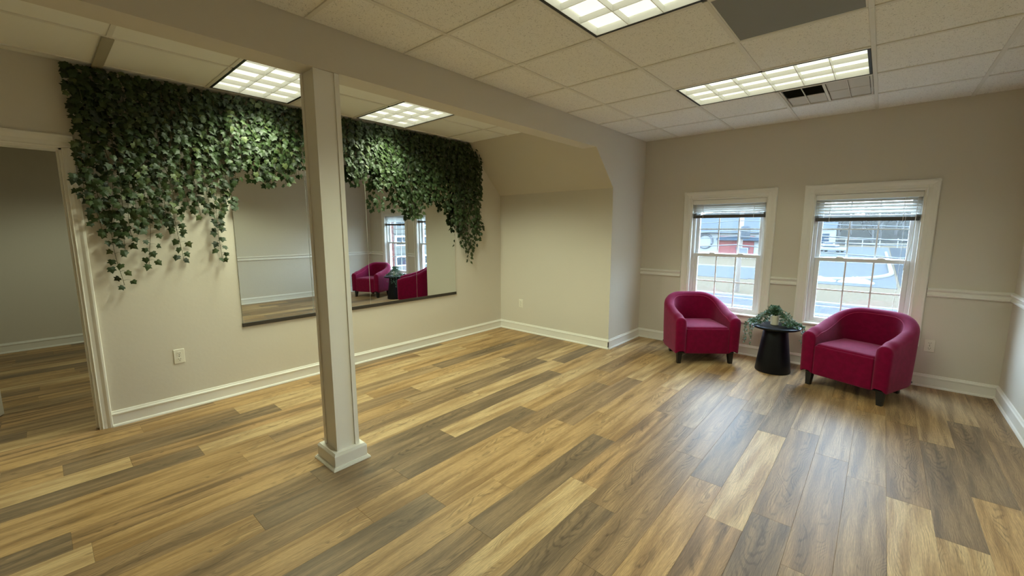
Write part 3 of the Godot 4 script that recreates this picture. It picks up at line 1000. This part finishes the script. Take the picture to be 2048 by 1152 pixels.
# ------------------------------------------------------------------ table and plant
func build_table() -> void:
	var t := thing("side_table", Vector3(1.245, 0, 0.425), 0, "black round pedestal side table between the two tub chairs", "table")
	part("pedestal", lathe(PackedVector2Array([Vector2(0, 0.001), Vector2(0.15, 0.001), Vector2(0.158, 0.004), Vector2(0.16, 0.012), Vector2(0.142, 0.16), Vector2(0.122, 0.32), Vector2(0.108, 0.44), Vector2(0.1, 0.452), Vector2(0, 0.452)]), 48), M.table, t)
	part("table_top", lathe(PackedVector2Array([Vector2(0, 0.45), Vector2(0.19, 0.45), Vector2(0.208, 0.455), Vector2(0.214, 0.463), Vector2(0.215, 0.47), Vector2(0.211, 0.476), Vector2(0.2, 0.478), Vector2(0, 0.478)]), 56), M.table, t)
	# trailing artificial plant
	rng.seed = 411
	var p := thing("potted_plant", Vector3(1.228, 0.478, 0.42), 0, "trailing green plant in a small white ribbed pot on the black table", "plant")
	var prof := PackedVector2Array([Vector2(0, 0), Vector2(0.03, 0), Vector2(0.034, 0.004)])
	for k in 9:
		prof.append(Vector2(0.037 + 0.001 * k / 9.0, 0.008 + k * 0.010))
		prof.append(Vector2(0.0345 + 0.001 * k / 9.0, 0.013 + k * 0.010))
	prof.append(Vector2(0.038, 0.1))
	prof.append(Vector2(0.034, 0.1))
	prof.append(Vector2(0.032, 0.085))
	prof.append(Vector2(0, 0.085))
	part("pot", lathe(prof, 28), M.pot, p)
	var stems := new_st()
	var leaves := new_st()
	for k in 40:
		var a := rng.randf() * TAU
		if k % 3 == 0: a = rng.randf_range(2.6, 3.7)        # many trail to one side
		elif k % 3 == 1: a = rng.randf_range(-0.55, 0.7)
		elif a > 0.8 and a < 2.4: a += PI
		var reach := rng.randf_range(0.12, 0.27)
		var drop := rng.randf_range(0.0, 0.26) if reach > 0.215 else 0.0
		var up := rng.randf_range(0.03, 0.09)
		if k < 9:                                            # the ones that hang over the edge
			a = [3.05, 2.9, 3.2, 2.75, 2.35, -0.05, 0.12, -0.2, 2.2][k]
			reach = 0.262 if k < 4 else 0.248
			drop = [0.25, 0.2, 0.17, 0.22, 0.13, 0.22, 0.17, 0.1, 0.16][k]
		var d := Vector3(cos(a), 0, sin(a))
		var side := Vector3(-d.z, 0, d.x) * rng.randf_range(-0.05, 0.05)
		var pts := PackedVector3Array()
		for j in 15:
			var f := j / 14.0
			var q := d * reach * smoothstep(0.0, 0.75, f) + side * f
			q.y = 0.09 + up * sin(minf(1.0, f * 1.9) * PI) - 0.068 * smoothstep(0.1, 0.6, f) - drop * smoothstep(0.6, 1.0, f)
			if Vector2(q.x + 0.017 * -1.0, q.z).length() < 0.22: q.y = maxf(q.y, 0.008)
			pts.append(q)
		tube(stems, pts, 0.0016, 0.0008, 4)
		sprig_leaves(leaves, pts)
	for k in 16:                                             # short upright sprigs
		var a := rng.randf() * TAU
		var d := Vector3(cos(a), 0, sin(a)) * rng.randf_range(0.02, 0.09)
		var pts := PackedVector3Array()
		for j in 9: pts.append(Vector3(0, 0.09, 0) + d * j / 8.0 + Vector3(0, rng.randf_range(0.09, 0.1) * sin(j / 8.0 * 2.2), 0))
		tube(stems, pts, 0.0016, 0.0008, 4)
		sprig_leaves(leaves, pts)
	part("stems", done(stems), M.stem, p).set_meta("kind", "stuff")
	part("foliage", done(leaves), M.sprig, p).set_meta("kind", "stuff")

func sprig_leaves(st: SurfaceTool, pts: PackedVector3Array) -> void:
	st.set_smooth_group(-1)
	for j in range(2, pts.size()):
		for n in 4:
			var p := pts[j].lerp(pts[j - 1], rng.randf())
			var d := Vector3(rng.randf_range(-1, 1), rng.randf_range(-0.5, 0.9), rng.randf_range(-1, 1)).normalized()
			var l := rng.randf_range(0.016, 0.031)
			var s := d.cross(Vector3(rng.randf() - 0.5, rng.randf(), rng.randf() - 0.5)).normalized() * l * 0.24
			var up := s.cross(d).normalized() * 0.002
			for v in [p, p + d * l * 0.5 + s, p + d * l * 0.5 + up, p, p + d * l * 0.5 + up, p + d * l * 0.5 - s, p + d * l * 0.5 + s, p + d * l, p + d * l * 0.5 + up, p + d * l * 0.5 + up, p + d * l, p + d * l * 0.5 - s]:
				st.set_uv(Vector2.ZERO)
				st.add_vertex(v)

# ------------------------------------------------------------------ ivy
var leaf_meshes := []

func leaf_points(kind: int) -> Array:
	# five-lobed ivy leaf in xy, stalk at the origin, tip towards -y, about 1 long
	var o := [[0, 0.02], [0.22, 0.12], [0.46, -0.02], [0.34, -0.18], [0.60, -0.42], [0.30, -0.48], [0.0, -1.0]]
	if kind == 1: o = [[0, 0.02], [0.20, 0.16], [0.42, 0.06], [0.38, -0.16], [0.52, -0.36], [0.30, -0.52], [0.04, -0.94]]
	if kind == 2: o = [[0, 0.03], [0.26, 0.10], [0.52, -0.10], [0.36, -0.24], [0.56, -0.52], [0.26, -0.54], [-0.03, -0.9]]
	var r := []
	for p in o: r.append(Vector3(p[0], p[1], -0.16 * absf(p[0]) - 0.1 * p[1] * p[1]))
	for k in range(o.size() - 2, 0, -1): r.append(Vector3(-o[k][0] * 0.97, o[k][1], -0.14 * absf(o[k][0]) - 0.1 * o[k][1] * o[k][1]))
	return r

func add_leaf(st: SurfaceTool, xf: Transform3D, kind: int) -> void:
	var p := leaf_points(kind)
	var c := xf * Vector3(0, -0.3, 0.03)
	for k in p.size():
		for v in [c, xf * p[(k + 1) % p.size()], xf * p[k]]:
			st.set_uv(Vector2.ZERO)
			st.add_vertex(v)

func build_ivy() -> void:
	for k in 3:
		var st := new_st()
		st.set_smooth_group(-1)
		add_leaf(st, Transform3D.IDENTITY, k)
		leaf_meshes.append(done(st))
	# how far down the hanging strands reach along the wall: z, lowest leaf
	var env := [[5.06, 1.66], [5.03, 1.4], [4.99, 1.37], [4.945, 1.02], [4.85, 1.36], [4.77, 1.16], [4.66, 1.49], [4.58, 1.19], [4.44, 1.54], [4.36, 1.46], [4.31, 1.18], [4.22, 1.62], [4.13, 1.95], [3.98, 1.87], [3.9, 1.82], [3.76, 1.83], [3.64, 1.93], [3.4, 1.96], [3.15, 1.94], [3.04, 1.89], [2.95, 2.03], [2.82, 1.64], [2.72, 1.9], [2.6, 1.63], [2.44, 1.55], [2.33, 1.58], [2.22, 1.7], [2.07, 1.75], [1.95, 1.70], [1.79, 1.55], [1.70, 1.44], [1.63, 1.19], [1.54, 1.0], [1.41, 1.18], [1.33, 1.38], [1.27, 1.64]]
	var own := {
		3: "longest ivy strand beside the doorway casing, tip hanging lowest above the outlet",
		7: "long ivy strand tipped with paired leaves, third tip from the doorway",
		10: "narrow ivy strand hanging along the near edge of the mirror",
		21: "ivy strand with a bushy tip hanging before the mirror beside the post",
		32: "longest ivy strand beyond the mirror, near the boxed corner",
	}
	rng.seed = 2024
	var count := 0
	for i in env.size() - 1:
		var n := 3 if i > 11 else 2
		if absf(env[i][0] - env[i + 1][0]) < 0.065: n = 1
		for j in n:
			var f := j / float(n)
			var z: float = lerpf(env[i][0], env[i + 1][0], f)
			var low: float = lerpf(env[i][1], env[i + 1][1], f)
			if j > 0: low = maxf(low, env[i][1] if i < 24 else low) + rng.randf_range(0.0, 0.26 if i < 24 else 0.12)
			strand(z, minf(low, 2.12), own.get(i, "") if j == 0 else "")
			count += 1
	# short ones that fill the top
	for k in 26:
		var z := 5.02 - k * 0.145 + rng.randf_range(-0.03, 0.03)
		if z < 1.32: continue
		strand(z, rng.randf_range(1.5, 1.9) if z > 4.25 or z < 1.75 else rng.randf_range(1.86, 2.1), "")

func strand(z: float, low: float, label: String) -> void:
	var top := minf(2.535, KNEE + (z - Z1) - 0.05)
	var near := z > 3.0
	if label == "":
		if z > 4.2: label = "green ivy strand in the dense fringe between doorway and mirror"
		elif z > 3.0: label = "green ivy strand hanging over the mirror on the doorway side of the post"
		elif z > 1.72: label = "green ivy strand hanging over the mirror beyond the post"
		else: label = "green ivy strand in the thick cluster beside the boxed corner"
	var layer := rng.randf_range(0.02, 0.085)
	if z > 1.70 and z < 4.2: layer += 0.012
	var g := thing("ivy_strand", Vector3(XM + layer, top, z), 0, label, "ivy", "artificial ivy strands hung along the ceiling")
	var l := top - low - 0.03
	var ph := rng.randf() * TAU
	var wob := rng.randf_range(0.01, 0.03)
	var pts := PackedVector3Array()
	var steps := maxi(6, int(l / 0.05))
	for k in steps + 1:
		var y := -l * k / steps
		pts.append(Vector3(0.008 * sin(y * 9.0 + ph * 2.0), y, wob * sin(y * 7.0 + ph)))
	var st := new_st()
	tube(st, pts, 0.0022, 0.0014, 4)
	var fol := new_st()
	fol.set_smooth_group(-1)
	var y := 0.0
	var side := 1.0
	var thick := rng.randf_range(0.36, 0.58)
	while y < l + 0.02:
		var dense := y < thick
		var many := (3 if rng.randf() < 0.15 else 2) if dense else (2 if rng.randf() < 0.45 and y < 1.1 else 1)
		for q in many:
			side = -side
			var f := clampf(y / l, 0.0, 1.0) * steps
			var at := pts[mini(int(f), steps)].lerp(pts[mini(int(f) + 1, steps)], f - int(f))
			var off := Vector3(rng.randf_range(0.0, 0.035), rng.randf_range(-0.012, 0.004), side * rng.randf_range(0.012, 0.048))
			if y > l - 0.02: off.z *= 0.3
			if layer + off.x < 0.03: off.x = 0.03 - layer
			var p := at + off
			if not dense: tube(st, PackedVector3Array([at, at + off * 0.5 + Vector3(0, 0.008, 0), p]), 0.001, 0.0008, 3)
			var size := rng.randf_range(0.040, 0.056)
			# face out of the wall, tip down and a little outward to its side
			var b := Basis(Vector3.UP, PI / 2 + rng.randf_range(-0.65, 0.65))
			b = b * Basis(Vector3.RIGHT, rng.randf_range(-0.75, 0.25))
			b = b * Basis(Vector3.BACK, -side * rng.randf_range(-0.2, 1.0))
			var xf := Transform3D(b.scaled(Vector3.ONE * size), p)
			var kind := rng.randi() % 3
			var tone := rng.randi() % 12
			var m: Material = M.ivy[[0, 0, 0, 1, 1, 1, 1, 2, 2, 3, 3, 4][tone]]
			if near:
				var o := part("leaf", leaf_meshes[kind], m, g)
				o.transform = xf
			else:
				add_leaf(fol, xf, kind)
		y += rng.randf_range(0.026, 0.036) if dense else rng.randf_range(0.026, 0.04)
	part("stem", done(st), M.stem, g)
	if not near:
		var o := part("foliage", done(fol), M.ivy[[0, 1, 1, 2, 0, 3][rng.randi() % 6]], g)
		o.set_meta("kind", "stuff")

# ------------------------------------------------------------------ outside
func slab(called: String, label: String, x0: float, x1: float, z0: float, z1: float, y: float, m: Material) -> MeshInstance3D:
	return struct(called, label, span(Vector3(x0, y - 0.1, z0), Vector3(x1, y, z1)), m)

func build_outside() -> void:
	slab("ground", "winter-dry grass outside", -140, 140, -270, -0.5, GY, M.grass)
	slab("road", "asphalt road along the building", -140, 140, -26.2, -11.0, GY + 0.03, M.asphalt)
	slab("side_street", "asphalt side street beyond the verge", -140, -7.0, -49.5, -37.5, GY + 0.03, M.asphalt)
	slab("parking_lot", "wide pale parking lot across the road", -7.0, 3.2, -128.0, -38.0, GY + 0.035, M.asphalt)
	slab("driveway", "darker asphalt drive beside the parking lot", 3.4, 11.0, -128.0, -33.0, GY + 0.03, M.asphalt_dark)
	for a in [[-25.6, 0.22], [-22.6, 0.16], [-22.2, 0.16], [-17.0, 0.16]]:
		struct("road_line", "white painted road line", span(Vector3(-90, GY + 0.03, a[0]), Vector3(60, GY + 0.036, a[0] + a[1])), M.line)
	struct("kerb", "concrete kerb along the verge", span(Vector3(-140, GY, -26.5), Vector3(140, GY + 0.16, -26.2), 0.03), M.kerb)
	struct("kerb", "concrete kerb of the side street", span(Vector3(-140, GY, -49.9), Vector3(-7, GY + 0.18, -49.5), 0.03), M.kerb)
	var st := new_st()
	var kp := PackedVector3Array()
	for k in 25:
		var t := k / 24.0
		if t < 0.6: kp.append(Vector3(2.7 + 0.5 * t, GY + 0.1, lerpf(-100.0, -52.0, t / 0.6)))
		else:
			var a := (t - 0.6) / 0.4 * PI / 2
			kp.append(Vector3(-3.0 + 6.0 * cos(a), GY + 0.1, -52.0 + 11.0 * sin(a)))
	tube(st, kp, 0.22, 0.22, 6)
	struct("kerb", "curved pale kerb of the parking lot", done(st), M.kerb)
	# ploughed snow at the edge of the lot
	rng.seed = 9
	var nz := noise(4, 0.9, 3)
	for a in [[-2.6, 1.9, "longer bank of ploughed snow at the edge of the parking lot"], [0.6, 1.25, "shorter bank of ploughed snow beside the curved kerb"]]:
		var sst := new_st()
		sst.set_smooth_group(0)
		var nx := 24
		var ny := 10
		var grid := []
		for i in nx + 1:
			var row := []
			for j in ny + 1:
				var u := i / float(nx) * 2 - 1
				var v := j / float(ny) * 2 - 1
				var hgt: float = maxf(0.0, 1.0 - u * u) * maxf(0.0, 1.0 - v * v) * (0.34 + 0.3 * nz.get_noise_2d(a[0] * 3.0 + u * 2.5, v * 1.4))
				row.append(Vector3(a[0] + u * a[1], GY + 0.02 + hgt, -41.0 + v * 0.9))
			grid.append(row)
		for i in nx:
			for j in ny:
				quad(sst, grid[i][j], grid[i + 1][j], grid[i + 1][j + 1], grid[i][j + 1], Vector3(a[0], GY - 4.0, -41))
		var o := part("snow_bank", done(sst), M.snow, self)
		tag(o, a[2], "snow", "ploughed snow banks")
	# low shop building with pink panels
	var b := thing("shop_building", Vector3(-18.0, GY, -70.0), 0, "low white building with pink panels and grey roof across the street", "building")
	part("wall", span(Vector3(-14, 0, -8), Vector3(12, 3.9, 0)), M.bwhite, b)
	part("roof", prism_mesh(PackedVector2Array([Vector2(0.8, 3.9), Vector2(-9, 3.9), Vector2(-4.0, 6.6)]), Vector3(-14.5, 0, 0), Vector3(0, 0, 1), Vector3(0, 1, 0), Vector3(27, 0, 0)), M.roof, b)
	for a in [[-0.4, 4.8], [6.0, 8.2]]:
		part("panel", span(Vector3(a[0], 0.1, 0), Vector3(a[1], 3.4, 0.12), 0.03), M.pink, b)
	part("window_band", span(Vector3(2.2, 1.25, 0.1), Vector3(4.2, 1.6, 0.16)), M.far_glass, b)
	part("window", span(Vector3(8.3, 0.9, 0.0), Vector3(9.3, 2.6, 0.08)), M.far_glass, b)
	part("awning", prism_mesh(PackedVector2Array([Vector2(0, 3.3), Vector2(0, 3.0), Vector2(0.9, 2.7), Vector2(0.9, 2.85)]), Vector3(-0.6, 0, 0.1), Vector3(0, 0, 1), Vector3(0, 1, 0), Vector3(9.0, 0, 0)), M.far_glass, b)
	var ring := PackedVector3Array()
	for k in 25:
		var t := TAU * 0.78 * k / 24.0 - 2.2
		ring.append(Vector3(-2.6 + cos(t) * 1.15, 2.5 + sin(t) * 1.15, 0.1))
	part("ring_sign", tube_mesh(ring, 0.16, 0.16, 6), M.wire, b)
	# white shed and guard rail across the lot
	var s := thing("white_shed", Vector3(-12.5, GY, -132.0), 0, "white shed with low roof at the far side of the parking lot", "building")
	part("wall", span(Vector3(-6, 0, -6), Vector3(5, 4.6, 0)), M.bwhite, s)
	part("roof", prism_mesh(PackedVector2Array([Vector2(0.6, 4.5), Vector2(-6.6, 4.5), Vector2(-3, 6.2)]), Vector3(-6.4, 0, 0), Vector3(0, 0, 1), Vector3(0, 1, 0), Vector3(11.8, 0, 0)), M.roof, s)
	part("door", span(Vector3(1.5, 0, 0), Vector3(4, 3.2, 0.1)), M.far_glass, s)
	var f := thing("guard_rail", Vector3(0, GY, -129.0), 0, "white post and rail barrier at the far side of the parking lot", "fence")
	for k in 7: part("post", box(Vector3(0.22, 2.2, 0.22), 0.02), M.line, f, Vector3(-8.0 + k * 3.2, 1.1, 0))
	for y in [0.9, 1.9]: part("rail", box(Vector3(21, 0.22, 0.1), 0.02), M.line, f, Vector3(1.2, y, 0.14))
	for c in [[-7.5, -118.0, 0.3, "dark car parked nearest the white shed"], [-5.2, -97.0, 1.2, "pale car parked at the near edge of the lot"]]:
		car(Vector3(c[0], GY + 0.035, c[1]), c[2], c[3], M.wire if c[1] < -100.0 else M.bwhite)
	# wooded bank behind
	var hst := new_st()
	hst.set_smooth_group(0)
	var hn := noise(8, 0.02, 3)
	var hg := []
	for i in 41:
		var row := []
		for j in 9:
			var x := -120.0 + i * 6.0
			var z := -140.0 - j * 12.0
			row.append(Vector3(x, GY - 0.2 + j * 1.7 * (1.0 + 0.6 * hn.get_noise_2d(x, z)), z))
		hg.append(row)
	for i in 40:
		for j in 8: quad(hst, hg[i][j], hg[i + 1][j], hg[i + 1][j + 1], hg[i][j + 1], Vector3(hg[i][j].x, -60, hg[i][j].z))
	struct("hillside", "brown wooded bank beyond the parking lot", done(hst), M.hill)
	trees()
	# utility pole and its wires
	var u := thing("utility_pole", Vector3(-5.75, GY, -28.6), 0, "wooden utility pole on the verge with crossarm and transformer", "pole")
	part("pole", lathe(PackedVector2Array([Vector2(0, -0.1), Vector2(0.16, -0.1), Vector2(0.11, 10.5), Vector2(0, 10.5)]), 12), M.pole, u)
	part("crossarm", box(Vector3(2.6, 0.14, 0.12), 0.01), M.pole, u, Vector3(0, 9.7, 0.12))
	part("transformer", lathe(PackedVector2Array([Vector2(0, 0), Vector2(0.28, 0), Vector2(0.3, 0.05), Vector2(0.3, 0.85), Vector2(0.1, 0.95), Vector2(0, 0.95)]), 16), M.roof, u, Vector3(0.35, 3.9, 0.3))
	part("cable_box", box(Vector3(0.5, 0.5, 0.3), 0.02), M.wire, u, Vector3(0.3, 3.0, 0.25))
	for k in 6:
		var y: float = [8.0, 6.2, 5.2, 4.5, 4.1, 3.5][k]
		var pts := PackedVector3Array()
		for j in 25:
			var t := j / 24.0 * 2.0 - 1.0
			pts.append(Vector3(-5.75 + t * 38.0, GY + y - 0.75 * (1.0 - pow(absf(absf(t) * 2.0 - 1.0), 2.0)) + (0.25 * t if k % 2 == 0 else -0.15 * t), -27.9 + 0.12 * k))
		var wv := part("overhead_wire", tube_mesh(pts, 0.025 + 0.012 * (k % 2), 0.025 + 0.012 * (k % 2), 4), M.wire, self)
		tag(wv, "thin dark overhead wire strung along the road outside the windows", "wire", "overhead wires")
	brick_wing()

func car(at: Vector3, turn: float, label: String, m: Material) -> void:
	var c := thing("parked_car", at, turn, label, "car", "cars in the parking lot")
	part("body", rounded(Vector3(1.8, 0.62, 4.4), 0.16), m, c, Vector3(0, 0.62, 0))
	part("cabin", rounded(Vector3(1.55, 0.55, 2.3), 0.2), M.car_glass, c, Vector3(0, 1.12, -0.2))
	part("car_roof", rounded(Vector3(1.35, 0.08, 1.6), 0.035), m, c, Vector3(0, 1.41, -0.2))
	for s in [[-1, -1], [1, -1], [1, 1], [-1, 1]]:
		part("wheel", lathe(PackedVector2Array([Vector2(0, -0.11), Vector2(0.28, -0.11), Vector2(0.32, -0.07), Vector2(0.32, 0.07), Vector2(0.28, 0.11), Vector2(0, 0.11)]), 16), M.leg, c, Vector3(s[0] * 0.8, 0.32, s[1] * 1.4), Vector3(0, 0, PI / 2))

func branch(st: SurfaceTool, a: Vector3, d: Vector3, l: float, r: float, depth: int) -> void:
	var b := a + d * l
	tube(st, PackedVector3Array([a, b]), r, r * 0.65, 4)
	if depth == 0: return
	for k in 3:
		var nd := (d + Vector3(rng.randf_range(-0.8, 0.8), rng.randf_range(-0.1, 0.5), rng.randf_range(-0.8, 0.8))).normalized()
		branch(st, a.lerp(b, rng.randf_range(0.55, 1.0)), nd, l * rng.randf_range(0.55, 0.75), r * 0.6, depth - 1)

func trees() -> void:
	rng.seed = 15
	var kinds := []
	for k in 3:
		var st := new_st()
		for j in 4: branch(st, Vector3(0, 2.6 + j * 0.8, 0), Vector3(rng.randf_range(-0.6, 0.6), 1.0, rng.randf_range(-0.6, 0.6)).normalized(), 2.6, 0.13, 4)
		kinds.append(done(st))
	var trunk := lathe(PackedVector2Array([Vector2(0, -0.5), Vector2(0.3, -0.5), Vector2(0.24, 1.5), Vector2(0.16, 5.4), Vector2(0, 5.4)]), 8)
	for k in 34:
		var x := -66.0 + k * 2.35 + rng.randf_range(-0.7, 0.7)
		if x < -52.0 or (x > -22.0 and x < -15.0) or x > 10.0: continue
		var z := -140.0 - float(k % 4) * 9.0
		var y := GY - 0.4 + (-z - 140.0) / 12.0 * 1.5
		var t := thing("bare_tree", Vector3(x, y, z), rng.randf() * TAU, "bare winter tree on the wooded bank beyond the parking lot", "tree", "bare trees on the bank")
		part("trunk", trunk, M.bark, t)
		part("branches", kinds[k % 3], M.bark, t).set_meta("kind", "stuff")

# the brick neighbour that the mirror shows through the window
func brick_wing() -> void:
	var b := thing("brick_building", Vector3(9.0, GY, -4.6), 0, "neighbouring building with brick pier and stacked windows, seen only in the mirror", "building")
	part("wall", span(Vector3(0.1, 0, -9.0), Vector3(5, 9.0, 3.5)), M.bwhite, b)
	part("mortar", span(Vector3(0.02, 0, -0.02), Vector3(0.12, 9.0, 0.42)), M.mortar, b)
	rng.seed = 31
	for k in 76:
		var y := 1.6 + k * 0.075
		var zs := [-0.02, 0.2, 0.42] if k % 2 == 0 else [-0.02, 0.09, 0.31, 0.42]
		for j in zs.size() - 1:
			part("brick", box(Vector3(0.06, 0.062, zs[j + 1] - zs[j] - 0.012), 0.003), M.brick[rng.randi() % 3], b, Vector3(0.01 + rng.randf_range(-0.003, 0.003), y, (zs[j] + zs[j + 1]) / 2))
	for k in 8:
		var y := 1.35 + k * 0.86
		for z in [-0.75, -1.75, -2.75]:
			var w := part("window", span(Vector3(0.06, y, z - 0.36), Vector3(0.1, y + 0.42, z + 0.62)), M.vinyl, b)
			part("pane", span(Vector3(0.04, y + 0.05, z - 0.32), Vector3(0.07, y + 0.37, z + 0.11)), M.far_glass, w)
			part("pane", span(Vector3(0.04, y + 0.05, z + 0.15), Vector3(0.07, y + 0.37, z + 0.58)), M.far_glass, w)
		part("spandrel", span(Vector3(0.05, y + 0.5, -3.6), Vector3(0.11, y + 0.8, -0.04), 0.01), M.kerb, b)

# ------------------------------------------------------------------
func _ready() -> void:
	build_camera_and_light()
	make_materials()
	build_shell()
	build_floor()
	build_ceiling()
	build_lamps()
	build_window(1, 0.197, 1.004, "narrower double-hung window with white casing and six-pane sashes")
	build_window(2, 1.418, 2.238, "wider double-hung window with white casing and six-pane sashes")
	build_blind(0.197, 1.004, 1.578, 4, "white slatted blind raised high in the window beside the boxed corner", false)
	build_blind(1.418, 2.238, 1.525, 5, "white slatted blind with hanging wand, raised in the window near the outlet", true)
	build_column()
	build_mirror()
	build_outlet(Vector3(XM, 0.442, 4.662), PI / 2, "cream duplex outlet under the ivy, between doorway and mirror")
	build_outlet(Vector3(-1.81, 0.402, Z1), 0, "cream duplex outlet on the boxed corner wall")
	build_outlet(Vector3(2.393, 0.388, 0), 0, "cream duplex outlet beside the wider window casing")
	build_chairs()
	build_table()
	build_ivy()
	build_outside()
